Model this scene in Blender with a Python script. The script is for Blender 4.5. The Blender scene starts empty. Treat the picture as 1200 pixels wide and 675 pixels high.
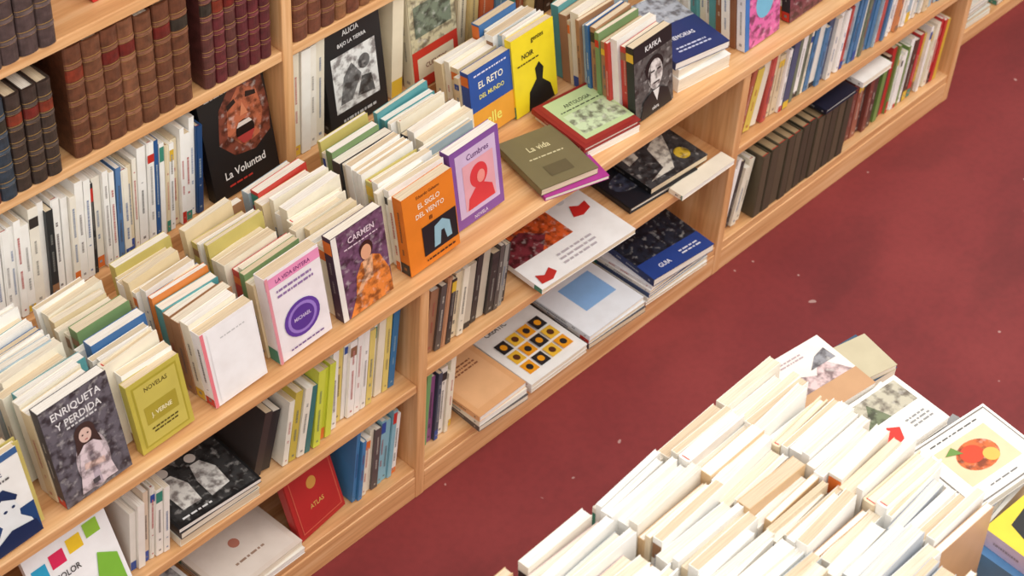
import bpy, math, random
from mathutils import Matrix, Vector
R=random.Random(7)
H=.558
def lin(c):
    return tuple(((v/255)/12.92 if v/255<=.04045 else ((v/255+.055)/1.055)**2.4) for v in c)
# ---------------------------------------------------------------- materials
def newmat(n):
    m=bpy.data.materials.new(n); m.use_nodes=True
    nt=m.node_tree; b=nt.nodes['Principled BSDF']; return m,nt,b
def N(nt,t,**k):
    n=nt.nodes.new(t)
    for a,v in k.items(): setattr(n,a,v)
    return n
def mix(nt,kind,fac,a,b):
    n=N(nt,'ShaderNodeMix',data_type='RGBA',blend_type=kind)
    for s,v in ((n.inputs[0],fac),(n.inputs[6],a),(n.inputs[7],b)):
        if hasattr(v,'links'): nt.links.new(v,s)
        else: s.default_value=v
    return n.outputs[2]
def ramp(nt,src,stops):
    r=N(nt,'ShaderNodeValToRGB'); nt.links.new(src,r.inputs[0])
    e=r.color_ramp.elements
    while len(e)<len(stops): e.new(.5)
    for i,(p,c) in enumerate(stops):
        e[i].position=p; e[i].color=(*c,1)
    return r.outputs[0]
def noise(nt,vec,scale,detail=3,mscale=None):
    if mscale:
        mp=N(nt,'ShaderNodeMapping'); mp.inputs['Scale'].default_value=mscale; nt.links.new(vec,mp.inputs[0]); vec=mp.outputs[0]
    n=N(nt,'ShaderNodeTexNoise'); n.inputs['Scale'].default_value=scale; n.inputs['Detail'].default_value=detail
    nt.links.new(vec,n.inputs['Vector']); return n.outputs[0]
def colmat(name,rough,fn,bump=None,metal=0):
    m,nt,b=newmat(name)
    at=N(nt,'ShaderNodeAttribute',attribute_name='Col'); uv=N(nt,'ShaderNodeUVMap',uv_map='UVMap').outputs[0]
    c=fn(nt,at.outputs[0],uv); nt.links.new(c,b.inputs['Base Color'])
    b.inputs['Roughness'].default_value=rough; b.inputs['Metallic'].default_value=metal
    if bump:
        nz=noise(nt,uv,bump[0],4,bump[2] if len(bump)>2 else None)
        bp=N(nt,'ShaderNodeBump'); bp.inputs['Strength'].default_value=bump[1]; bp.inputs['Distance'].default_value=.001
        nt.links.new(nz,bp.inputs['Height']); nt.links.new(bp.outputs[0],b.inputs['Normal'])
    return m
COVER=colmat('printed_cover',.42,lambda nt,c,uv: mix(nt,'MULTIPLY',.5,c,ramp(nt,noise(nt,uv,25),[(.3,(.84,.82,.8)),(.65,(1,1,1))])))
PAGES=colmat('page_edges',.9,lambda nt,c,uv: mix(nt,'MULTIPLY',.8,c,ramp(nt,noise(nt,uv,1,2,(900,14,1)),[(.3,(.72,.66,.59)),(.6,(1,1,1))])),bump=(1,.4,(900,10,1)))
PHOTO=colmat('printed_photo',.38,lambda nt,c,uv: mix(nt,'MIX',ramp(nt,noise(nt,uv,75,6),[(.56,(0,0,0)),(.74,(.4,.4,.4))]),mix(nt,'MULTIPLY',1,c,ramp(nt,noise(nt,uv,60,6),[(.38,(.32,.29,.29)),(.55,(1,1,1))])),(.85,.82,.78,1)))
LEATHER=colmat('worn_leather',.42,lambda nt,c,uv: mix(nt,'MULTIPLY',.8,c,ramp(nt,noise(nt,uv,70,5),[(.3,(.5,.45,.4)),(.7,(1.3,1.2,1.15))])),bump=(300,.5))
GOLD=colmat('gilt_tooling',.35,lambda nt,c,uv: c,metal=.6)
MATS=[COVER,PAGES,PHOTO,LEATHER,GOLD]
def wood(name,sc):
    m,nt,b=newmat(name)
    tc=N(nt,'ShaderNodeTexCoord').outputs['Object']
    a=ramp(nt,noise(nt,tc,1,5,sc),[(.3,lin((208,150,98))),(.5,lin((225,172,118))),(.72,lin((236,192,144)))])
    g=ramp(nt,noise(nt,tc,1,3,tuple(v*4 for v in sc)),[(.35,(.87,.82,.76)),(.6,(1,1,1))])
    nt.links.new(mix(nt,'MULTIPLY',.6,a,g),b.inputs['Base Color']); b.inputs['Roughness'].default_value=.42
    return m
WX=wood('oak_grain_long',(2.5,45,60)); WZ=wood('oak_grain_upright',(45,40,2.5))
# ---------------------------------------------------------------- mesh builder
class B:
    def __init__(s): s.V=[];s.F=[];s.C=[];s.M=[];s.U=[]
    def face(s,pts,col,mat,uvs=None):
        i=len(s.V); s.V+= [tuple(p) for p in pts]; s.F.append(tuple(range(i,i+len(pts))))
        s.C.append(col); s.M.append(mat); s.U.append(uvs or [(p[0],p[1]) for p in pts])
    def box(s,M,a,b,col,mat,off=(0,0)):
        x0,y0,z0=a;x1,y1,z1=b
        P=[Vector(p) for p in ((x0,y0,z0),(x1,y0,z0),(x1,y1,z0),(x0,y1,z0),(x0,y0,z1),(x1,y0,z1),(x1,y1,z1),(x0,y1,z1))]
        i=len(s.V); s.V+=[tuple(M@p) for p in P]
        for f,ax in (((0,3,2,1),2),((4,5,6,7),2),((0,1,5,4),1),((2,3,7,6),1),((1,2,6,5),0),((3,0,4,7),0)):
            s.F.append(tuple(i+k for k in f)); s.C.append(col); s.M.append(mat)
            if ax==2: uv=[(P[k].y,P[k].x) for k in f]
            elif ax==1: uv=[(P[k].x,P[k].z) for k in f]
            else: uv=[(P[k].y,P[k].z) for k in f]
            s.U.append([(u+off[0],v+off[1]) for u,v in uv])
    def obj(s,name,parent=None):
        me=bpy.data.meshes.new(name); me.from_pydata(s.V,[],s.F)
        for m in MATS: me.materials.append(m)
        ca=me.color_attributes.new('Col','FLOAT_COLOR','CORNER'); ul=me.uv_layers.new(name='UVMap')
        k=0
        for i,p in enumerate(me.polygons):
            p.material_index=s.M[i]
            c=s.C[i]
            for j in range(len(s.F[i])):
                ca.data[k].color=(*c,1); ul.data[k].uv=s.U[i][j]; k+=1
        me.update(); o=bpy.data.objects.new(name,me); bpy.context.collection.objects.link(o)
        if parent: o.parent=parent
        return o
T=Matrix.Translation
def Rot(a,ax): return Matrix.Rotation(math.radians(a),4,ax)
# ---------------------------------------------------------------- text
_tx={}
def textmesh(s):
    if s in _tx: return _tx[s]
    cu=bpy.data.curves.new('t','FONT'); cu.body=s; cu.align_x='CENTER'; cu.resolution_u=2; cu.offset=.012
    o=bpy.data.objects.new('t',cu); bpy.context.collection.objects.link(o)
    dg=bpy.context.evaluated_depsgraph_get(); dg.update()
    me=bpy.data.meshes.new_from_object(o.evaluated_get(dg))
    r=([v.co[:2] for v in me.vertices],[tuple(p.vertices) for p in me.polygons])
    bpy.data.objects.remove(o); bpy.data.curves.remove(cu); bpy.data.meshes.remove(me)
    _tx[s]=r; return r
def art(b,M,w,h,items):
    """flat print on the front cover; u,v in 0..1 from lower left"""
    d=.0004; off=(R.random()*9,R.random()*9)
    def P(u,v): return M@Vector((u*w,-d,v*h))
    def UV(u,v): return (u*w+off[0],v*h+off[1])
    for it in items:
        d+=.0002; k=it[0]
        if k in 'rf':
            _,u0,v0,u1,v1,c=it; q=[(u0,v0),(u1,v0),(u1,v1),(u0,v1)]; b.face([P(*p) for p in q],lin(c),2 if k=='f' else 0,[UV(*p) for p in q])
        elif k in 'eE':
            _,cu,cv,ru,rv,c=it; q=[(cu+ru*math.cos(a*math.pi/12),cv+rv*math.sin(a*math.pi/12)) for a in range(24)]
            b.face([P(*p) for p in q],lin(c),2 if k=='E' else 0,[UV(*p) for p in q])
        elif k in 'pP':
            _,q,c=it; b.face([P(*p) for p in q],lin(c),2 if k=='P' else 0,[UV(*p) for p in q])
        elif k=='t':
            _,s,cu,cv,sz,c=it[:6]; sx=it[6] if len(it)>6 else .85
            vs,fs=textmesh(s)
            for f in fs:
                pts=[(cu*w+vs[i][0]*sz*sx, cv*h+vs[i][1]*sz) for i in f]
                b.face([M@Vector((x,-d,z)) for x,z in pts],lin(c),0)
        elif k=='l':   # lines of small print
            _,u0,v0,u1,v1,n,c=it
            for i in range(n):
                v=v1-(v1-v0)*(i+.5)/n; hh=(v1-v0)/n*.22; u=u0+R.random()*.05
                while u<u1-.03:
                    e=min(u+R.uniform(.02,.09),u1); q=[(u,v-hh),(e,v-hh),(e,v+hh),(u,v+hh)]; b.face([P(*p) for p in q],lin(c),0); u=e+.018
def dark(c): return sum(c)<360
PG=[(240,229,208),(246,239,225),(233,217,188),(249,245,237),(226,206,174)]
def book(b,M,w,h,t,col,kind='pb',pg=None,spine=True):
    """spine x=0, front cover y=0, stands on z=0"""
    if isinstance(pg,list): pg=R.choice(pg)
    pg=pg or R.choice(PG); off=(R.random()*9,R.random()*9); L=lin(col); P=lin(pg)
    if kind=='pb':
        c=.0009; ins=.0006; b.box(M,(0,0,0),(w,c,h),L,0,off); b.box(M,(0,t-c,0),(w,t,h),L,0,off); b.box(M,(0,c,0),(c,t-c,h),L,0,off)
        b.box(M,(c,c,ins),(w-.001,t-c,h-ins),P,1,off)
    elif kind=='hc':
        c=.0024; ins=.0035; b.box(M,(0,0,0),(w,c,h),L,0,off); b.box(M,(0,t-c,0),(w,t,h),L,0,off); b.box(M,(-.001,c,0),(.0025,t-c,h),L,0,off)
        b.box(M,(.0025,c,ins),(w-.004,t-c,h-ins),P,1,off)
        b.box(M,(.0025,c,h-ins),(.006,t-c,h-ins+.0015),lin((200,60,50)),0,off)
    else: # leather, rounded spine
        c=.0028; ins=.004; b.box(M,(0,0,0),(w,c,h),L,3,off); b.box(M,(0,t-c,0),(w,t,h),L,3,off)
        b.box(M,(.001,c,ins),(w-.005,t-c,h-ins),P,1,off)
        def arc(z0,z1,r,colr,mt,n=7):
            pr=[(-math.sin(math.pi*i/n)*r, t*(.5-.5*math.cos(math.pi*i/n))) for i in range(n+1)]
            for (xa,ya),(xb,yb) in zip(pr,pr[1:]):
                b.face([M@Vector(p) for p in ((xb,yb,z0),(xa,ya,z0),(xa,ya,z1),(xb,yb,z1))],colr,mt,[(yb+off[0],z0),(ya+off[0],z0),(ya+off[0],z1),(yb+off[0],z1)])
            for z,rev in ((z0,0),(z1,1)):
                q=[M@Vector((x,y,z)) for x,y in pr]
                if rev: q=q[::-1]
                b.face(q,colr,mt,[(0,0)]*len(q))
        arc(0,h,.006,L,3)
        gold=lin((196,160,100)); lt=lin(tuple(min(255,v+26) for v in col))
        for k in range(1,6):
            z=h*k/6; arc(z-.0022,z+.0022,.0088,lt,3); arc(z+.0035,z+.0045,.0066,gold,4); arc(z-.0045,z-.0035,.0066,gold,4)
        lab=R.choice([(110,30,25),(50,45,38),(130,50,30)])
        if R.random()<.6: arc(h*.7,h*.8,.0068,lin(lab),3)
        return
    if spine and t>.007:
        x=-.0014 if kind=='hc' else -.0004
        def q(y0,y1,z0,z1,c,e=0):
            b.face([M@Vector(p) for p in ((x-e,y1,z0),(x-e,y0,z0),(x-e,y0,z1),(x-e,y1,z1))],c,0)
        if R.random()<.35:
            bc=R.choice([(200,50,40),(40,80,160),(50,46,46),(230,190,60),(60,140,120),(230,120,50),(150,110,80)]); z=R.choice([0,h*.8]); q(.0005,t-.0005,z+.001,z+h*R.uniform(.08,.18),lin(bc))
        if R.random()<.7:
            tc=(230,225,210) if dark(col) else R.choice([(70,66,66),(90,80,80),(170,60,60),(70,90,140)])
            k=R.uniform(.3,.6); tc=lin(tuple(a*(1-k)+c*k for a,c in zip(tc,col)))
            z=h*R.uniform(.2,.35); top=h*R.uniform(.6,.88); ww=min(t*.17,.0019); gap=R.uniform(z,top)
            while z<top:
                e=z+R.uniform(.0012,.0045); q(t/2-ww,t/2+ww,z,e,tc,.0002); z=e+.001
                if abs(z-gap)<.004: z+=.014
            q(t*.35,t*.65,h*.06,h*.06+min(t*.3,.006),tc,.0002)
PAL=[(250,248,242)]*7+[(244,236,215)]*6+[(232,215,180)]*4+[(190,60,50),(60,110,165),(90,150,150),(205,180,90),(150,105,75),(60,60,65),(220,130,60),(120,150,100),(170,190,200),(235,200,205),(130,40,60)]
def pick(pal): return R.choice(pal)
def rowY(b,x0,y0,y1,z,w,h,pal=PAL,lean=6,roll=-2,yaw=0,first=None,last=None,tr=(.007,.022),hj=.02,wj=.012,kind=None,pg=None,jit=1.2,sp=True,rj=0):
    """books filed one behind the other, covers to the customer"""
    y=y0; i=0; sg=1 if y1>y0 else -1
    while (y1-y)*sg>0:
        t=R.uniform(*tr); ww=w+R.uniform(-wj,wj*.6); hh=h+R.uniform(-hj,hj*.5)
        col=pick(pal); k=kind or ('hc' if R.random()<.08 else 'pb')
        if i==0 and first: col=first.get('col',col); t=first.get('t',t); ww=w; hh=first.get('h',h); k=first.get('kind','pb')
        ln=lean+(R.uniform(-.3,.3) if i else 0)
        ct=math.cos(math.radians(ln)); st=math.sin(math.radians(ln))
        dx=R.uniform(-.007,.007)*jit if i else 0
        if sg<0: y-=t/ct
        if last and (y1-y)*sg<=.004: col=last
        rr=roll+R.uniform(-rj,rj)
        M=T((x0+dx,y,z+max(0,t*st)+max(0,ww*math.sin(math.radians(rr)))+.0008))@Rot(yaw+(R.uniform(-2,2)*jit if i else 0),'Z')@Rot(rr,'Y')@Rot(-ln,'X')
        book(b,M,ww,hh,t,col,k,pg=pg,spine=sp)
        if i==0 and first and first.get('art'): art(b,M,ww,hh,first['art'])
        if sg>0: y+=t/ct+R.uniform(.0004,.0015)
        else: y-=R.uniform(.0004,.0015)
        i+=1
def rowX(b,x0,x1,y,z,w=.13,h=.2,pal=PAL,lean=0,tr=(.009,.026),hj=.02,kind=None,yj=.01,pg=None,sp=True):
    """books standing spine out"""
    x=x0; c=math.cos(math.radians(lean))
    while x<x1:
        t=R.uniform(*tr); hh=h+R.uniform(-hj,hj); ww=w+R.uniform(-.012,.008); k=kind or ('hc' if R.random()<.15 else 'pb')
        l=lean+R.uniform(-.6,.6)
        lift=t*max(0,math.sin(math.radians(l)))
        M=T((x+t/c,y+R.uniform(0,yj),z+.0006))@Rot(l,'Y')@Rot(90,'Z') if l>=0 else T((x,y+R.uniform(0,yj),z+.0006))@Rot(l,'Y')@T((t,0,0))@Rot(90,'Z')
        if l>0: M=T((0,0,lift))@M
        book(b,M,ww,hh,t,pick(pal),k,pg=pg,spine=sp)
        x+=t/c+R.uniform(.0004,.0016)
def flat(b,x,y,z,w,h,t,col,yaw=0,kind='pb',items=None,pg=None):
    M=T((x,y,z+t+.0004))@Rot(yaw,'Z')@Rot(-90,'X')
    book(b,M,w,h,t,col,kind,pg=pg)
    if items: art(b,M,w,h,items)
    return z+t+.0006
W_=(252,250,245); K=(25,24,26)
# ---------------------------------------------------------------- room shell
def plane(name,c,mat):
    me=bpy.data.meshes.new(name); me.from_pydata(c,[],[(0,1,2,3)]); me.materials.append(mat); o=bpy.data.objects.new(name,me); bpy.context.collection.objects.link(o); return o
m,nt,b_=newmat('red_linoleum'); tc=N(nt,'ShaderNodeTexCoord').outputs['Object']
c1=ramp(nt,noise(nt,tc,2.2,5),[(.3,lin((118,35,38))),(.5,lin((130,41,43))),(.7,lin((142,50,50)))])
c2=ramp(nt,noise(nt,tc,60,4),[(.3,(.84,.8,.8)),(.6,(1,1,1))])
c3=ramp(nt,noise(nt,tc,1,5,(3,6,1)),[(.36,(.66,.62,.62)),(.5,(1,1,1))])
c=mix(nt,'MULTIPLY',.55,mix(nt,'MULTIPLY',.6,c1,c2),c3)
spk=ramp(nt,noise(nt,tc,22,1),[(.765,(0,0,0)),(.775,(.5,.5,.5))]); c=mix(nt,'MIX',spk,c,(.7,.5,.45,1))
nt.links.new(c,b_.inputs['Base Color']); b_.inputs['Roughness'].default_value=.62
plane('floor',[(-3,-4,0),(6,-4,0),(6,.66,0),(-3,.66,0)],m)
m,nt,b_=newmat('plaster'); b_.inputs['Base Color'].default_value=(.75,.7,.62,1); b_.inputs['Roughness'].default_value=.9
plane('wall_back',[(-3,.66,0),(6,.66,0),(6,.66,3.4),(-3,.66,3.4)],m)
# ---------------------------------------------------------------- bookcase
def empty(n):
    e=bpy.data.objects.new(n,None); bpy.context.collection.objects.link(e); return e
def board(name,a,b,mat,parent):
    me=bpy.data.meshes.new(name); x0,y0,z0=a;x1,y1,z1=b
    me.from_pydata([(x0,y0,z0),(x1,y0,z0),(x1,y1,z0),(x0,y1,z0),(x0,y0,z1),(x1,y0,z1),(x1,y1,z1),(x0,y1,z1)],[],[(0,3,2,1),(4,5,6,7),(0,1,5,4),(2,3,7,6),(1,2,6,5),(3,0,4,7)])
    me.materials.append(mat); o=bpy.data.objects.new(name,me); bpy.context.collection.objects.link(o); o.parent=parent
    bv=o.modifiers.new('b','BEVEL'); bv.width=.002; bv.segments=2; return o
bc=empty('bookcase'); TH=.022
XL,XR=-1.78,1.79
for i,x in enumerate((-1.78,-.89,0,.89,1.77)): board('upright_%d'%i,(x-.0,0.003,0),(x+TH,.6,H-TH),WZ,bc)
board('ledge',(XL-.01,-.004,H-TH),(XR+.012,.62,H),WX,bc)
Z1=[.305,.305,.328,.335]
for i,x in enumerate((-1.78,-.89,0,.89)):
    board('middle_shelf_%d'%i,(x+TH,.006,Z1[i]-.02),(x+.89,.6,Z1[i]),WX,bc)
    board('bottom_shelf_%d'%i,(x+TH,.006,.06),(x+.89,.6,.08),WX,bc)
    board('plinth_%d'%i,(x+TH,.004,0),(x+.89,.02,.059),WX,bc)
board('base_back',(XL,.6,0),(XR,.615,H-TH),WX,bc)
YU=.335
for i,x in enumerate((-1.78,-.89,.0,.89,1.77)): board('upper_upright_%d'%i,(x,YU,H),(x+TH,.6,1.5),WZ,bc)
for n,z in (('a',.58),('b',.835),('c',1.068),('top',1.48)):
    for i,x in enumerate((-1.78,-.89,0,.89)): board('upper_shelf_%s_%d'%(n,i),(x+TH,YU+.002,z if n!='a' else H),(x+.89 if i<3 else 1.77,.6,z+.02),WX,bc)
board('upper_back',(XL,.6,H),(XR,.615,1.5),WX,bc)
SA,SB,SC=.601,.856,1.089
# ---------------------------------------------------------------- ledge rows
rows=[
 dict(x=-.885,y=.006,w=.115,h=.17,rh=.17,first=dict(col=(245,245,240),art=[('r',0,0,1,.36,(30,70,120)),('r',0,.93,1,1,(60,100,150)),('p',[(.3,.08),(.95,.08),(.9,.2),(.78,.3),(.8,.4),(.72,.55),(.5,.62),(.38,.52),(.4,.4),(.5,.28)],(235,240,240)),('p',[(.36,.5),(.44,.62),(.66,.66),(.82,.52),(.78,.48),(.6,.56)],(25,50,90)),('e',.6,.42,.03,.015,(25,50,90)),('e',.72,.43,.025,.015,(25,50,90)),('p',[(.3,.0),(1,.0),(.95,.16),(.6,.2),(.36,.12)],(20,44,84)),('t','EL VIAJE',.5,.8,.016,(40,60,100)),('l',.2,.72,.8,.77,1,(90,90,90))])),
 dict(x=-.722,y=.012,w=.12,h=.194,rh=.175,first=dict(col=(70,68,74),t=.02,art=[('f',0,0,1,1,(104,100,108)),('t','ENRIQUETA',.5,.86,.019,(240,240,240)),('t','Y PERDIDA',.5,.75,.019,(235,235,235)),('l',.25,.7,.75,.74,1,(220,220,220)),('E',.52,.3,.24,.28,(205,192,196)),('e',.5,.6,.15,.09,(70,52,48)),('p',[(.36,.6),(.64,.6),(.7,.42),(.6,.46),(.42,.46),(.32,.42)],(70,52,48)),('e',.5,.57,.09,.07,(226,194,180)),('e',.465,.58,.014,.008,(80,60,58)),('e',.54,.58,.014,.008,(80,60,58)),('e',.5,.53,.024,.006,(180,100,95)),('P',[(.24,.05),(.78,.05),(.66,.44),(.58,.49),(.44,.49),(.36,.44)],(226,210,214)),('P',[(.44,.05),(.56,.05),(.53,.4),(.48,.4)],(190,176,186)),('P',[(.36,.26),(.66,.22),(.66,.28),(.38,.32)],(228,198,186)),('r',.42,.08,.52,.13,(80,76,80))])),
 dict(x=-.576,y=.018,w=.1,h=.14,rh=.158,first=dict(col=(198,184,78),t=.016,art=[('r',.08,.06,.92,.94,(178,164,56)),('r',.11,.085,.89,.915,(206,192,92)),('t','NOVELAS',.5,.8,.012,(90,80,30)),('r',.2,.35,.8,.6,(176,160,56)),('t','J. VERNE',.5,.43,.012,(245,240,200)),('l',.25,.2,.75,.3,2,(90,80,30))])),
 dict(x=-.435,y=.016,w=.106,h=.152,rh=.155,first=dict(col=(250,248,248),t=.022,art=[('r',0,0,.06,1,(236,130,140)),('r',.12,.04,.97,.96,(252,252,252)),('l',.3,.8,.8,.84,1,(205,205,205))])),
 dict(x=-.3,y=.018,w=.112,h=.178,rh=.155,first=dict(col=(246,240,242),t=.024,art=[('r',.0,.86,1,.97,(236,150,190)),('t','LA VIDA ENTERA',.5,.885,.011,(120,40,110)),('l',.15,.7,.85,.82,2,(150,120,170)),('e',.52,.36,.33,.2,(100,62,160)),('e',.52,.36,.27,.165,(160,128,210)),('e',.52,.36,.22,.133,(92,56,150)),('t','MICHAEL',.52,.35,.01,(225,210,240)),('l',.2,.06,.85,.1,1,(120,90,150)),('r',0,0,.05,1,(226,150,160))])),
 dict(x=-.162,y=.018,w=.112,h=.175,rh=.16,first=dict(col=(70,48,72),t=.02,art=[('f',0,0,1,1,(116,78,108)),('r',0,.0,.1,1,(240,235,228)),('P',[(.14,0),(1,0),(.98,.28),(.84,.5),(.7,.56),(.48,.54),(.36,.42),(.3,.2)],(236,138,60)),('P',[(.5,.54),(.7,.56),(.66,.3),(.52,.3)],(240,184,140)),('P',[(.3,.22),(.38,.2),(.56,.34),(.52,.4)],(236,178,134)),('e',.6,.66,.13,.1,(60,30,26)),('e',.59,.63,.1,.085,(230,172,136)),('t','CARMEN',.55,.84,.017,(235,215,225)),('l',.2,.78,.9,.81,1,(235,215,225))])),
 dict(x=-.006,y=.02,w=.117,h=.162,rh=.16,first=dict(col=(226,122,32),t=.022,art=[('r',0,0,1,1,(232,130,34)),('t','Eduardo Galeano',.5,.9,.009,(60,30,20)),('t','EL SIGLO',.5,.77,.015,(250,240,220)),('t','DEL VIENTO',.5,.66,.014,(250,240,220)),('t','III',.5,.56,.012,(60,30,20)),('r',.3,.14,.98,.52,(24,26,32)),('p',[(.5,.18),(.62,.18),(.66,.34),(.72,.34),(.76,.2),(.86,.2),(.84,.4),(.7,.48),(.54,.44)],(150,190,205)),('l',.3,.05,.9,.1,1,(60,30,20))])),
 dict(x=.13,y=.045,w=.118,h=.166,rh=.155,first=dict(col=(120,70,150),t=.022,art=[('r',0,0,1,1,(134,84,160)),('r',.1,.12,.92,.93,(214,190,222)),('t','Cumbres',.55,.8,.017,(90,40,110)),('r',.22,.18,.85,.76,(232,170,180)),('e',.53,.55,.18,.15,(222,60,66)),('p',[(.26,.18),(.82,.18),(.78,.34),(.62,.42),(.45,.42),(.3,.32)],(222,60,66)),('e',.57,.52,.08,.08,(240,150,140)),('t','NOVELA',.5,.04,.01,(235,220,240))])),
 dict(x=.588,y=.03,w=.107,h=.166,rh=.16,first=dict(col=(36,36,38),t=.018,art=[('f',0,0,1,.8,(90,88,86)),('r',0,.8,1,1,(28,28,30)),('t','KAFKA',.5,.86,.017,(240,240,240)),('e',.52,.6,.24,.15,(22,20,20)),('E',.54,.5,.19,.2,(225,220,215)),('p',[(.35,.5),(.42,.64),(.4,.36)],(40,36,36)),('r',.42,.54,.52,.56,(20,20,20)),('r',.58,.54,.68,.56,(20,20,20)),('r',.54,.43,.58,.52,(150,146,140)),('r',.47,.38,.63,.4,(60,50,50)),('p',[(.1,0),(.95,0),(.85,.22),(.64,.3),(.42,.3),(.2,.22)],(30,30,32)),('p',[(.45,.3),(.62,.3),(.55,.14)],(230,228,225)),('t','obra',.5,.05,.012,(230,230,230))])),
]
LP=[(250,248,242)]*8+[(244,236,215)]*6+[(230,210,170)]*4+[(198,60,50),(60,110,165),(90,160,165),(205,190,110),(170,125,90),(60,60,65),(220,130,60),(120,150,100),(170,190,200),(140,90,60)]
for r in rows:
    b=B(); f=r['first']; f['h']=r['h']
    rowY(b,r['x'],r['y'],.222,H,r['w'],r['rh'],LP,first=f,lean=7,roll=-3,hj=.018); b.obj('paperback_book_row')
b=B(); rowY(b,.328,.195,.27,H,.108,.146,LP,lean=8,roll=-2,first=dict(h=.148,col=(40,80,160),t=.02,art=[('r',0,.42,1,1,(38,84,166)),('r',0,0,1,.42,(240,170,60)),('t','EL RETO',.5,.72,.02,(255,250,225)),('t','DEL MUNDO',.5,.57,.013,(250,240,120)),('t','elle',.5,.14,.034,(250,245,120)),('l',.1,.9,.9,.95,1,(230,230,250))])); b.obj('paperback_book_row')
b=B(); rowY(b,.436,.19,.27,H,.112,.165,LP,lean=8,roll=-2,first=dict(h=.168,col=(246,222,40),t=.016,art=[('p',[(.3,0),(.92,0),(.84,.2),(.66,.32),(.7,.46),(.6,.56),(.5,.5),(.52,.36),(.34,.24)],(20,18,20)),('t','gentes',.6,.86,.015,(60,50,20)),('t','NOIR',.35,.7,.015,(30,30,30)),('l',.1,.62,.6,.66,1,(60,50,20))])); b.obj('paperback_book_row')
# flat stacks on ledge
b=B(); z=flat(b,.306,.0,H,.135,.145,.008,(170,50,140),-16); z=flat(b,.303,.008,z,.124,.145,.014,(112,104,72),-13,items=[('r',0,0,1,1,(120,110,78)),('t','La vida',.5,.66,.02,(225,215,170)),('l',.2,.5,.8,.55,1,(210,200,160)),('r',.3,.15,.7,.35,(98,88,62))]); b.obj('olive_paperback_stack')
b=B(); z=flat(b,.45,.027,H,.13,.145,.014,(245,240,230),-6); z=flat(b,.442,.03,z,.14,.145,.012,(150,40,36),-6,'hc',items=[('r',.06,.05,.94,.95,(158,48,40)),('r',.14,.12,1.0,.95,(196,218,164)),('f',.2,.2,.96,.62,(206,224,184)),('t','ANTOLOGIA',.58,.74,.013,(70,80,60)),('l',.22,.66,.95,.7,1,(70,80,60))]); b.obj('red_hardcover_stack')
b=B(); z=flat(b,.722,.04,H,.14,.2,.03,W_,-6); z=flat(b,.725,.045,z,.135,.2,.018,(240,235,225),-2); z=flat(b,.718,.05,z,.135,.19,.016,(36,50,100),-10,items=[('f',0,.55,1,1,(180,185,195)),('r',0,0,1,.55,(36,52,110)),('t','MEMORIAS',.5,.3,.015,(240,240,250)),('l',.2,.1,.8,.2,2,(200,205,230))]); b.obj('navy_paperback_stack')
b=B(); rowY(b,.735,.275,.32,H,.11,.2,LP,lean=3,roll=0); b.obj('paperback_book_row')
b=B(); rowY(b,.915,.03,.26,H,.11,.17,LP,lean=7,roll=-2,first=dict(h=.175,col=(240,240,245),t=.02,art=[('r',0,0,.12,1,(60,120,190)),('f',.12,0,1,1,(226,110,170)),('e',.55,.5,.25,.2,(120,190,220)),('t','POP',.5,.8,.025,(250,250,250))])); b.obj('paperback_book_row')
b=B(); rowY(b,1.06,.03,.26,H,.12,.165,LP,lean=7,roll=-2,first=dict(h=.16,col=(45,40,50),t=.02,art=[('f',0,0,1,.7,(120,60,70)),('t','CINE',.5,.8,.022,(240,240,240))])); b.obj('paperback_book_row')
b=B(); rowX(b,1.22,1.72,.04,H,.13,.19,LP,lean=0); b.obj('paperback_book_row')
for x in (-1.03,-1.18,-1.33,-1.48,-1.63):
    b=B(); rowY(b,x,.01,.23,H,.115,.17,LP,lean=7,roll=-2); b.obj('paperback_book_row')
# ---------------------------------------------------------------- upper shelf A
WB=[(252,251,247)]*13+[(246,241,228)]*5+[(236,222,190)]*1+[(40,90,150),(200,60,60),(40,45,50),(70,160,150),(90,130,180),(30,70,120)]
b=B(); rowX(b,-1.72,-.185,YU+.012,SA,.12,.19,WB,lean=3,tr=(.007,.018),hj=.014); b.obj('white_paperback_row')
b=B(); M=T((-.15,YU+.012,SA+.001))@Rot(-2,'Y')@Rot(-8,'X'); book(b,M,.143,.212,.02,(30,26,26),'pb')
art(b,M,.143,.212,[('r',0,0,1,1,(30,27,28)),('P',[(.2,.5),(.28,.8),(.5,.97),(.95,.99),(1,.6),(.96,.4),(.7,.3),(.4,.34)],(128,66,50)),('P',[(.34,.55),(.4,.78),(.6,.92),(.84,.9),(.9,.6),(.8,.42),(.55,.38)],(190,106,74)),('p',[(.4,.76),(.54,.8),(.52,.84),(.4,.81)],(40,22,20)),('p',[(.68,.8),(.84,.78),(.84,.82),(.7,.85)],(40,22,20)),('p',[(.56,.66),(.68,.66),(.62,.78)],(216,136,98)),('e',.6,.52,.14,.1,(30,12,12)),('p',[(.48,.57),(.72,.57),(.68,.61),(.52,.61)],(225,210,200)),('p',[(.46,.49),(.74,.49),(.66,.41),(.54,.41)],(176,60,56)),('t','La Voluntad',.5,.17,.022,(245,240,235)),('l',.08,.93,.6,.96,1,(220,215,210)),('l',.2,.08,.6,.12,1,(200,60,50))]); b.obj('paperback_book')
b=B(); rowX(b,.03,.09,YU+.012,SA,.12,.215,[(245,240,228),(236,228,208),(250,248,240)],tr=(.014,.022),hj=.005,lean=1); b.obj('cream_hardcover_row')
b=B(); M=T((.118,YU+.012,SA+.001))@Rot(-2,'Y')@Rot(-6,'X'); book(b,M,.138,.215,.024,(32,31,33),'pb')
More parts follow.
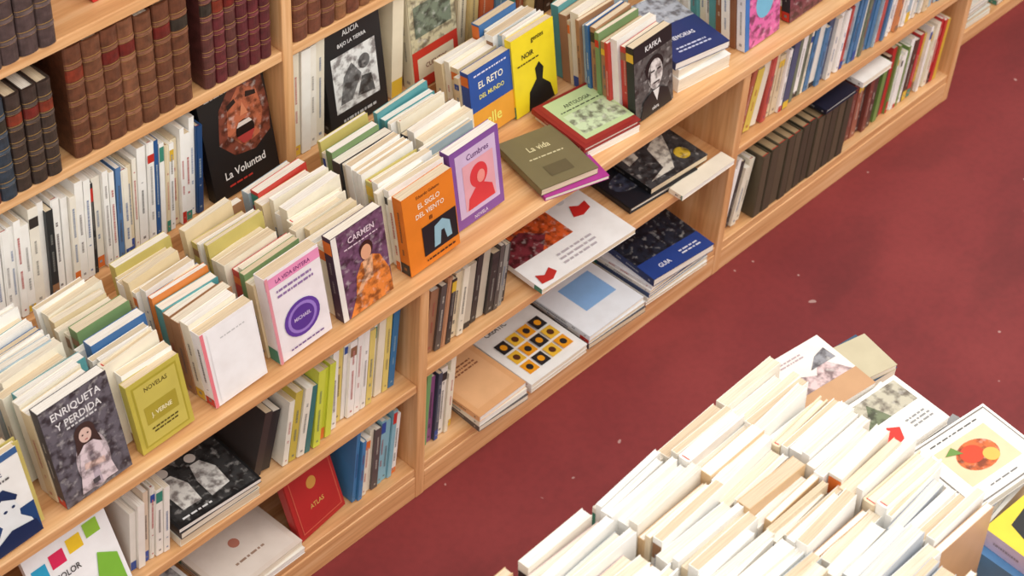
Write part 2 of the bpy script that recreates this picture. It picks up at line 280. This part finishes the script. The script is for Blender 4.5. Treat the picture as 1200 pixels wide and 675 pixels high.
art(b,M,.138,.215,[('r',0,0,1,1,(34,33,35)),('t','ALICIA',.5,.88,.015,(235,235,235)),('t','BAJO LA TIERRA',.5,.79,.011,(235,235,235)),('f',.12,.18,.88,.72,(235,235,232)),('P',[(.2,.25),(.4,.25),(.6,.45),(.45,.6),(.3,.5)],(120,120,120)),('P',[(.5,.25),(.8,.22),(.76,.4),(.6,.42)],(90,90,90)),('E',.66,.55,.1,.07,(110,110,110)),('l',.2,.06,.8,.12,1,(200,200,200))]); b.obj('paperback_book')
b=B(); rowX(b,.272,.292,YU+.012,SA,.13,.215,[(240,228,200)],tr=(.026,.03),hj=.003); b.obj('cream_hardcover_row')
b=B(); M=T((.318,YU+.004,SA+.001))@Rot(-2,'Y')@Rot(-6,'X'); book(b,M,.115,.22,.03,(228,218,190),'hc')
art(b,M,.115,.22,[('f',0,.38,1,1,(206,196,160)),('r',0,0,1,.38,(206,60,44)),('r',.1,.1,.9,.3,(232,220,190)),('f',.1,.5,.9,.8,(120,130,110)),('t','CUENTOS',.5,.18,.014,(120,40,30))]); b.obj('hardcover_book')
OLD=[(206,178,120),(150,160,110),(60,40,30),(190,90,50),(90,120,140),(214,196,150),(150,80,50),(60,110,90),(225,210,180)]
b=B(); rowX(b,.44,.86,YU+.012,SA,.14,.22,OLD,tr=(.02,.034),hj=.012,kind='hc',pg=(226,206,170)); b.obj('antique_hardcover_row')
b=B(); rowX(b,.925,1.72,YU+.012,SA,.14,.21,OLD+PAL,tr=(.014,.03),hj=.015); b.obj('hardcover_book_row')
# leather shelf B
b=B(); rowX(b,-1.72,-.455,YU+.002,SB,.13,.178,[(60,48,44),(84,56,46),(46,60,76),(110,58,46),(52,46,46)],tr=(.024,.030),hj=.006,kind='le',yj=.004); b.obj('leather_bound_books')
b=B(); rowX(b,-.415,-.195,YU+.008,SB,.14,.204,[(112,70,48),(104,62,42),(124,80,56)],tr=(.030,.034),hj=.003,kind='le',yj=.003); b.obj('leather_bound_books')
b=B(); rowX(b,-.16,-.03,YU+.008,SB,.14,.2,[(98,36,44),(90,34,42),(92,50,48)],tr=(.022,.025),hj=.003,kind='le',yj=.003); b.obj('leather_bound_books')
b=B(); rowX(b,.03,.85,YU+.008,SB,.14,.196,[(116,68,50),(104,60,46),(140,94,62)],tr=(.024,.032),hj=.006,kind='le',yj=.003); b.obj('leather_bound_books')
b=B(); rowX(b,-1.72,-.44,YU+.002,SC,.14,.22,[(96,60,58),(86,54,56),(80,66,66)],tr=(.028,.036),hj=.006,kind='le',yj=.003); b.obj('leather_bound_books')
b=B(); z=flat(b,-.33,YU+.04,SC,.2,.15,.03,(205,50,44),0,'hc'); b.obj('red_hardcover_book')
# ---------------------------------------------------------------- lower bays
z1,z0=Z1[1]+.0005,.0805
LB=[(250,248,242)]*3+[(240,232,210)]*2
# bay 1 middle shelf
b=B(); rowX(b,-.185,-.035,.03,z1,.13,.185,LB+[(70,170,180),(50,120,170),(120,190,190),(230,210,120)],lean=4,tr=(.008,.018),hj=.012)
rowX(b,-.235,-.2,.02,z1,.13,.168,[(206,216,60),(216,224,80)],lean=6,tr=(.012,.016),hj=.006)
rowX(b,-.3,-.25,.02,z1,.13,.15,[(240,236,220),(60,120,120),(205,185,80)],lean=9,tr=(.01,.016),hj=.01,kind='pb'); b.obj('paperback_book_row')
b=B(); rowX(b,-.355,-.318,.03,z1,.13,.14,[(36,36,38),(60,52,50)],lean=14,tr=(.014,.02),kind='pb',sp=False); b.obj('dark_paperback_row')
b=B(); z=flat(b,-.53,.014,z1,.165,.14,.018,(235,228,210),-2); z=flat(b,-.528,.012,z,.16,.14,.014,(70,66,66),-1)
flat(b,-.53,.014,z,.167,.14,.01,(30,30,31),-3,items=[('f',.03,.03,.97,.97,(62,62,62)),('P',[(.18,.2),(.4,.2),(.42,.5),(.34,.72),(.24,.72),(.16,.5)],(235,232,225)),('P',[(.5,.16),(.74,.2),(.76,.5),(.68,.7),(.56,.7),(.5,.45)],(228,226,220)),('e',.29,.8,.06,.07,(235,225,215)),('e',.62,.79,.06,.07,(235,225,215)),('l',.08,.06,.5,.12,1,(235,235,235))]); b.obj('black_art_book_stack')
b=B(); rowX(b,-.62,-.55,.02,z1,.12,.15,[(240,236,225),(225,205,180),(245,240,230),(200,70,60),(36,50,80),(30,40,60)],lean=5,tr=(.009,.016)); b.obj('paperback_book_row')
b=B(); M=T((-.785,.004,z1+.001))@Rot(-2,'Y')@Rot(-20,'X'); book(b,M,.155,.16,.012,(250,250,250))
art(b,M,.155,.16,[('r',.05,.66,.22,.82,(40,170,215)),('r',.27,.7,.44,.86,(225,40,90)),('r',.49,.74,.66,.9,(246,205,40)),('r',.71,.78,.88,.94,(150,200,60)),('p',[(.1,.1),(.5,.1),(.45,.5),(.15,.45)],(246,210,60)),('p',[(.6,.1),(.95,.1),(.95,.45),(.75,.58)],(130,190,60)),('t','COLOR',.4,.55,.016,(60,60,60))]); b.obj('illustrated_book')
b=B(); rowX(b,-1.72,-.94,.02,z1,.13,.18,PAL,lean=2); b.obj('paperback_book_row')
# bay 1 bottom shelf
b=B(); rowX(b,-.14,-.035,.02,z0,.13,.165,[(250,248,242),(244,236,215),(70,130,180),(140,190,205),(240,232,210),(90,80,80)],lean=5,tr=(.007,.015),kind='pb'); b.obj('paperback_book_row')
b=B(); M=T((-.268,.02,z0+.004))@Rot(5,'Z')@Rot(-2,'Y')@Rot(-16,'X'); book(b,M,.115,.16,.022,(178,40,36),'hc')
art(b,M,.115,.16,[('r',.08,.06,.95,.95,(206,90,70)),('r',.1,.075,.93,.935,(180,40,38)),('e',.5,.62,.1,.08,(206,150,70)),('t','ATLAS',.5,.3,.014,(215,170,90))]); b.obj('hardcover_book')
b=B(); z=z0
for q in range(2): z=flat(b,-.452,.002,z,.175,.15,.014,[(240,235,225),(228,214,196)][q],2*q,items=[('r',.0,.0,1,1,(236,222,208)),('r',.06,.06,.94,.94,(240,228,216)),('e',.5,.55,.06,.07,(200,130,110)),('l',.3,.25,.7,.32,1,(170,140,120))] if q else None)
b.obj('cream_portfolio_stack')
b=B(); z=flat(b,-.63,.005,z0,.16,.16,.02,(240,240,238),0); z=flat(b,-.63,.007,z,.16,.16,.015,(240,240,238),3,items=[('f',.05,.05,.95,.95,(180,180,180)),('e',.3,.5,.12,.16,(30,30,30)),('e',.68,.5,.12,.16,(30,30,30)),('e',.3,.5,.05,.07,(230,230,230)),('e',.68,.5,.05,.07,(230,230,230))]); b.obj('stacked_paperback_books')
b=B(); rowX(b,-.86,-.67,.02,z0,.13,.16,PAL,lean=2); b.obj('paperback_book_row')
b=B(); rowX(b,-1.72,-.92,.02,z0,.13,.17,PAL,lean=2); b.obj('paperback_book_row')
# bay 2 middle shelf
z1=Z1[2]+.0005
b=B(); rowX(b,.03,.24,.025,z1,.12,.148,[(232,215,180),(190,140,105),(150,148,140),(60,56,54),(220,205,175),(165,120,90),(240,232,210),(90,84,80),(200,190,170)],lean=5,tr=(.009,.02),hj=.012); b.obj('paperback_book_row')
b=B(); z=flat(b,.325,.0,z1,.23,.17,.01,(235,235,235),1)
flat(b,.305,-.012,z,.255,.175,.012,(248,246,244),-2,items=[('f',0,.42,.62,1,(222,96,44)),('P',[(.0,.42),(.3,.42),(.45,.6),(.3,.8),(0,.7)],(130,50,60)),('e',.78,.86,.04,.05,(225,225,225)),('p',[(.74,.58),(.82,.54),(.92,.58),(.94,.7),(.86,.68),(.8,.74)],(205,44,40)),('p',[(.04,.06),(.14,.04),(.22,.1),(.2,.2),(.12,.14),(.06,.2)],(195,50,44)),('l',.3,.1,.7,.3,3,(190,180,185))]); b.obj('large_art_book')
b=B(); z=flat(b,.605,.03,z1,.19,.16,.014,(30,32,40),-4,'hc',items=[('r',0,0,1,1,(26,28,36)),('E',.3,.4,.25,.16,(60,66,84))])
z=flat(b,.665,.03,z,.165,.15,.014,(24,24,26),-3,items=[('f',.0,.0,1,1,(70,70,72)),('P',[(.1,.1),(.4,.2),(.5,.6),(.9,.8),(.7,.4),(.5,.1)],(235,230,215)),('P',[(.1,.5),(.3,.55),(.35,.9),(.12,.85)],(230,225,210)),('E',.78,.25,.1,.12,(225,190,60))]); b.obj('stacked_hardcover_books')
b=B(); flat(b,.71,-.015,z1,.165,.035,.012,(246,236,216),0); b.obj('thin_booklet')
# bay 2 bottom shelf
b=B(); rowX(b,.03,.125,.03,z0,.12,.165,[(240,232,210),(120,170,110),(150,90,140),(70,80,100),(245,240,228),(250,248,240)],lean=3,tr=(.008,.018)); b.obj('paperback_book_row')
b=B(); z=z0
for q,c in enumerate([(90,84,84),(235,230,215),(235,180,130)]): z=flat(b,.152,-.012,z,.13,.165,.013,c,-3+q*2,items=[('r',0,0,1,1,(232,176,124)),('r',.1,.1,.9,.9,(238,186,136)),('l',.2,.6,.8,.75,3,(150,90,60))] if q==2 else None)
b.obj('stacked_paperback_books')
b=B(); z=flat(b,.297,-.012,z0,.162,.175,.01,(236,236,230),0)
it=[('t','CREATIC',.35,.84,.017,(40,40,40))]
for i in range(4):
    for j in range(3):
        u=.12+.2*i; v=.12+.2*j; it.append(('r',u,v,u+.17,v+.17,[(240,160,30),(40,38,40),(240,190,60)][(i+j*2)%3]))
        it.append(('e',u+.085,v+.085,.045,.045,[(40,38,40),(240,160,30),(90,50,30)][(i+j*2)%3]))
flat(b,.297,-.012,z,.162,.175,.012,(248,247,243),0,items=it); b.obj('illustrated_book')
b=B(); z=z0
for q,c in enumerate([(80,80,86),(235,235,235),(220,225,232)]): z=flat(b,.467,-.01,z,.165,.175,[.014,.01,.01][q],c,-3+1.5*q,items=[('r',0,0,1,1,(238,241,246)),('r',.3,.3,.85,.75,(140,182,230)),('l',.3,.82,.8,.88,1,(140,150,170))] if q==2 else None)
b.obj('stacked_magazines')
b=B(); z=z0
for q,c in enumerate([W_,(235,232,225),(60,80,120),W_,(235,235,238)]): z=flat(b,.646+.003*q,-.008,z,.19,.175,.0085,c,-2+q)
z=flat(b,.66,-.01,z,.175,.17,.018,(28,44,96),-5,items=[('f',0,.3,1,1,(36,42,56)),('r',0,0,1,.3,(36,66,140)),('t','GUIA',.3,.1,.016,(240,240,250)),('l',.55,.1,.9,.2,2,(230,230,240))]); b.obj('stacked_hardcover_books')
# bay 3
z1=Z1[3]+.0005
b=B(); rowX(b,.92,.99,.02,z1,.12,.165,[(226,200,90),(240,232,210),(180,100,75)],lean=8); rowX(b,1.01,1.735,.02,z1,.12,.165,[W_,W_,(240,232,210),(80,130,175),(215,140,90),(120,130,110),(80,90,120),(170,190,200),(200,90,80),(240,236,225),(226,206,170)],lean=3,tr=(.008,.02)); b.obj('paperback_book_row')
b=B(); rowX(b,.92,.985,.02,z0,.12,.165,[W_,(60,80,120),(240,232,210),(60,50,50)],lean=8,tr=(.01,.018)); b.obj('paperback_book_row')
b=B(); rowX(b,1.02,1.345,.008,z0,.15,.166,[(78,72,56),(70,66,52),(88,80,62)],tr=(.024,.03),hj=.003,kind='hc',pg=(176,150,112),lean=1,yj=.003,sp=False); b.obj('encyclopedia_volumes')
b=B(); rowX(b,1.362,1.46,.02,z0,.13,.15,[(130,70,60),(90,60,56),(165,100,80)],tr=(.014,.022)); flat(b,1.36,.0,z0+.178,.11,.13,.014,W_,0); b.obj('hardcover_book_row')
b=B(); flat(b,1.23,.002,z0+.173,.115,.13,.012,(26,30,50),0,'hc'); b.obj('navy_hardcover_book')
b=B(); rowX(b,1.485,1.735,.02,z0,.13,.17,[W_,(240,232,210),(200,50,50),(220,180,60),(120,150,80),W_,(60,110,165),(90,60,50)],tr=(.008,.018),lean=2); b.obj('paperback_book_row')
# low stand with magazines past the end of the bookcase
ms=empty('magazine_stand')
board('base',(1.93,.1,0),(2.6,.5,.04),WX,ms); board('side_0',(1.91,.1,0),(1.93,.5,.5),WZ,ms); board('side_1',(2.6,.1,0),(2.62,.5,.5),WZ,ms); board('top',(1.91,.1,.5),(2.62,.5,.52),WX,ms)
b=B()
for x in (1.95,2.16,2.38):
    z=.0405
    for q in range(5): z=flat(b,x,.11,z,.17,.22,.012,R.choice([(40,40,46),(60,60,70),(220,220,210),(110,60,60)]),R.uniform(-2,2))
b.obj('magazine_stack')
# ---------------------------------------------------------------- display table
tb=empty('display_table'); TZ=.69
board('table_top',(-1.0,-1.5,TZ-.03),(.24,-.655,TZ),WX,tb)
for i,(x,y) in enumerate(((-.97,-1.47),(.17,-1.47),(-.97,-.77),(.17,-.77))): board('leg_%d'%i,(x,y,0),(x+.05,y+.05,TZ-.031),WZ,tb)
board('apron_front',(-.93,-.75,TZ-.1),(.19,-.73,TZ-.031),WX,tb)
TP=[(252,251,247)]*15+[(246,240,228)]*6+[(238,220,190)]*3+[(222,188,144),(205,212,214),(200,160,122),(190,196,205),(228,204,200)]
TPG=[(242,234,220),(248,244,236),(236,224,202),(250,248,243),(224,204,176)]
for i,(x,w,ye) in enumerate(((-.118,.118,-1.05),(-.236,.114,-1.12),(-.374,.128,-1.2),(-.512,.128,-1.25),(-.654,.128,-1.25),(-.80,.128,-1.25))):
    b=B(); rowY(b,x,-.69,ye,TZ,w,.195,TP,lean=3,roll=-1.5,yaw=0,tr=(.008,.022),hj=.018,wj=.010,jit=1.5,last=(208,164,124),pg=TPG,rj=1.3); b.obj('cream_paperback_row')
b=B()
z=flat(b,.022,-.765,TZ,.115,.11,.045,W_,-3); z=flat(b,.022,-.765,z,.115,.11,.045,(240,225,200),2); z=flat(b,.025,-.76,z,.12,.12,.016,(240,232,226),-8,items=[('r',0,0,1,1,(240,234,228)),('r',0,0,1,.34,(200,156,116)),('P',[(.1,.34),(.3,.6),(.5,.5),(.7,.7),(.95,.34)],(222,196,196)),('P',[(.5,.6),(.7,.75),(.9,.8),(.92,.6)],(150,150,156)),('l',.1,.8,.6,.9,2,(190,170,175))])
b.obj('loose_paperback_pile')
b=B()
z=flat(b,.16,-.755,TZ,.07,.085,.04,(70,90,66),-4); z=flat(b,.16,-.755,z,.068,.085,.03,(60,90,120),-8); z=flat(b,.158,-.75,z,.066,.075,.01,(200,190,160),-14)
b.obj('loose_paperback_pile')
b=B()
z=flat(b,.025,-.885,TZ,.15,.108,.05,W_,0); z=flat(b,.03,-.885,z,.15,.108,.032,W_,3); z=flat(b,.028,-.872,z,.145,.105,.016,(248,245,240),-6,items=[('r',0,0,1,1,(249,247,243)),('f',.06,.5,.94,.94,(196,190,170)),('P',[(.1,.5),(.2,.8),(.3,.6),(.45,.85),(.55,.5)],(120,130,100)),('p',[(.08,.1),(.2,.06),(.42,.12),(.5,.3),(.38,.4),(.3,.26),(.16,.38)],(222,54,44)),('l',.6,.15,.9,.35,3,(150,150,150))])
b.obj('loose_paperback_pile')
b=B()
z=flat(b,.055,-1.022,TZ,.16,.132,.05,(240,238,232),2); z=flat(b,.058,-1.02,z,.16,.13,.022,(150,150,152),5); z=flat(b,.058,-1.008,z,.165,.13,.016,(250,248,244),-8,items=[('r',.03,.03,.97,.97,(130,124,118)),('r',.045,.05,.955,.95,(252,249,244)),('r',.18,.24,.82,.8,(244,214,176)),('E',.5,.52,.22,.2,(226,112,56)),('e',.46,.56,.12,.12,(212,70,36)),('e',.6,.44,.08,.09,(238,190,90)),('p',[(.24,.7),(.4,.62),(.36,.76)],(110,150,70)),('l',.2,.86,.8,.9,1,(90,90,90)),('l',.3,.12,.7,.16,1,(120,120,120))])
b.obj('loose_paperback_pile')
b=B()
z=flat(b,.03,-1.175,TZ,.17,.145,.05,(90,140,190),-2); z=flat(b,.04,-1.17,z,.16,.14,.03,(215,200,230),-4,items=[('r',0,.4,1,1,(236,212,60)),('p',[(.1,.45),(.3,.5),(.34,.7),(.45,.9),(.2,.85)],(30,30,30)),('p',[(.6,.5),(.8,.55),(.85,.95),(.65,.9)],(30,30,30)),('e',.5,.66,.08,.1,(250,250,250)),('e',.5,.66,.03,.04,(200,50,50)),('e',.9,.6,.06,.08,(90,140,200)),('r',0,0,1,.4,(206,190,226)),('l',.1,.1,.8,.3,3,(130,110,160))])
b.obj('loose_paperback_pile')
b=B()
z=flat(b,.03,-1.33,TZ,.16,.15,.05,(60,130,150),2); z=flat(b,.03,-1.33,z,.155,.15,.03,(225,215,235),-2)
z=flat(b,-.105,-1.29,TZ,.12,.16,.06,(60,130,150),2); z=flat(b,-.10,-1.29,z,.115,.155,.03,(70,150,180),-2); z=flat(b,-.10,-1.285,z,.11,.15,.03,(215,200,225),0)
b.obj('loose_paperback_pile')
b=B()
z=flat(b,.04,-1.49,TZ,.17,.15,.05,(60,90,140),2); z=flat(b,.04,-1.49,z,.16,.15,.03,(230,225,215),-2)
z=flat(b,-.11,-1.48,TZ,.14,.17,.05,(220,225,228),2); z=flat(b,-.11,-1.48,z,.13,.17,.03,(160,60,60),-2)
b.obj('loose_paperback_pile')
# ---------------------------------------------------------------- lights / camera
w=bpy.data.worlds.new('w'); bpy.context.scene.world=w; w.use_nodes=True
w.node_tree.nodes['Background'].inputs[0].default_value=(1,.975,.945,1); w.node_tree.nodes['Background'].inputs[1].default_value=1.0
def area(n,loc,size,e,rot=(0,0,0),col=(1,.96,.91)):
    l=bpy.data.lights.new(n,'AREA'); l.shape='RECTANGLE'; l.size,l.size_y=size; l.energy=e; l.color=col
    o=bpy.data.objects.new(n,l); o.location=loc; o.rotation_euler=[math.radians(a) for a in rot]; bpy.context.collection.objects.link(o)
area('ceiling_light',(-.6,-1.8,3.6),(3.2,1.8),46,(24,0,0)); area('ceiling_light.001',(2.6,-1.6,3.6),(3,1.8),40,(20,0,0))
sc=bpy.context.scene
cam=bpy.data.cameras.new('camera'); co=bpy.data.objects.new('camera',cam); bpy.context.collection.objects.link(co); sc.camera=co
cam.sensor_width=36; cam.lens=2232/1200*36; cam.clip_start=.05
cam.dof.use_dof=True; cam.dof.focus_distance=3.1; cam.dof.aperture_fstop=8
X=(0.6845,-0.4745,0.5536);Y=(-0.7273,-0.4980,0.4725);Z=(0.0516,-0.7260,-0.6857)
Rm=Matrix(((X[0],-X[1],-X[2]),(Y[0],-Y[1],-Y[2]),(Z[0],-Z[1],-Z[2]))).to_4x4()
co.matrix_world=T((-1.672,-1.625,2.754))@Rm
sc.view_settings.view_transform='Standard'; sc.view_settings.look='None'; sc.view_settings.exposure=.08
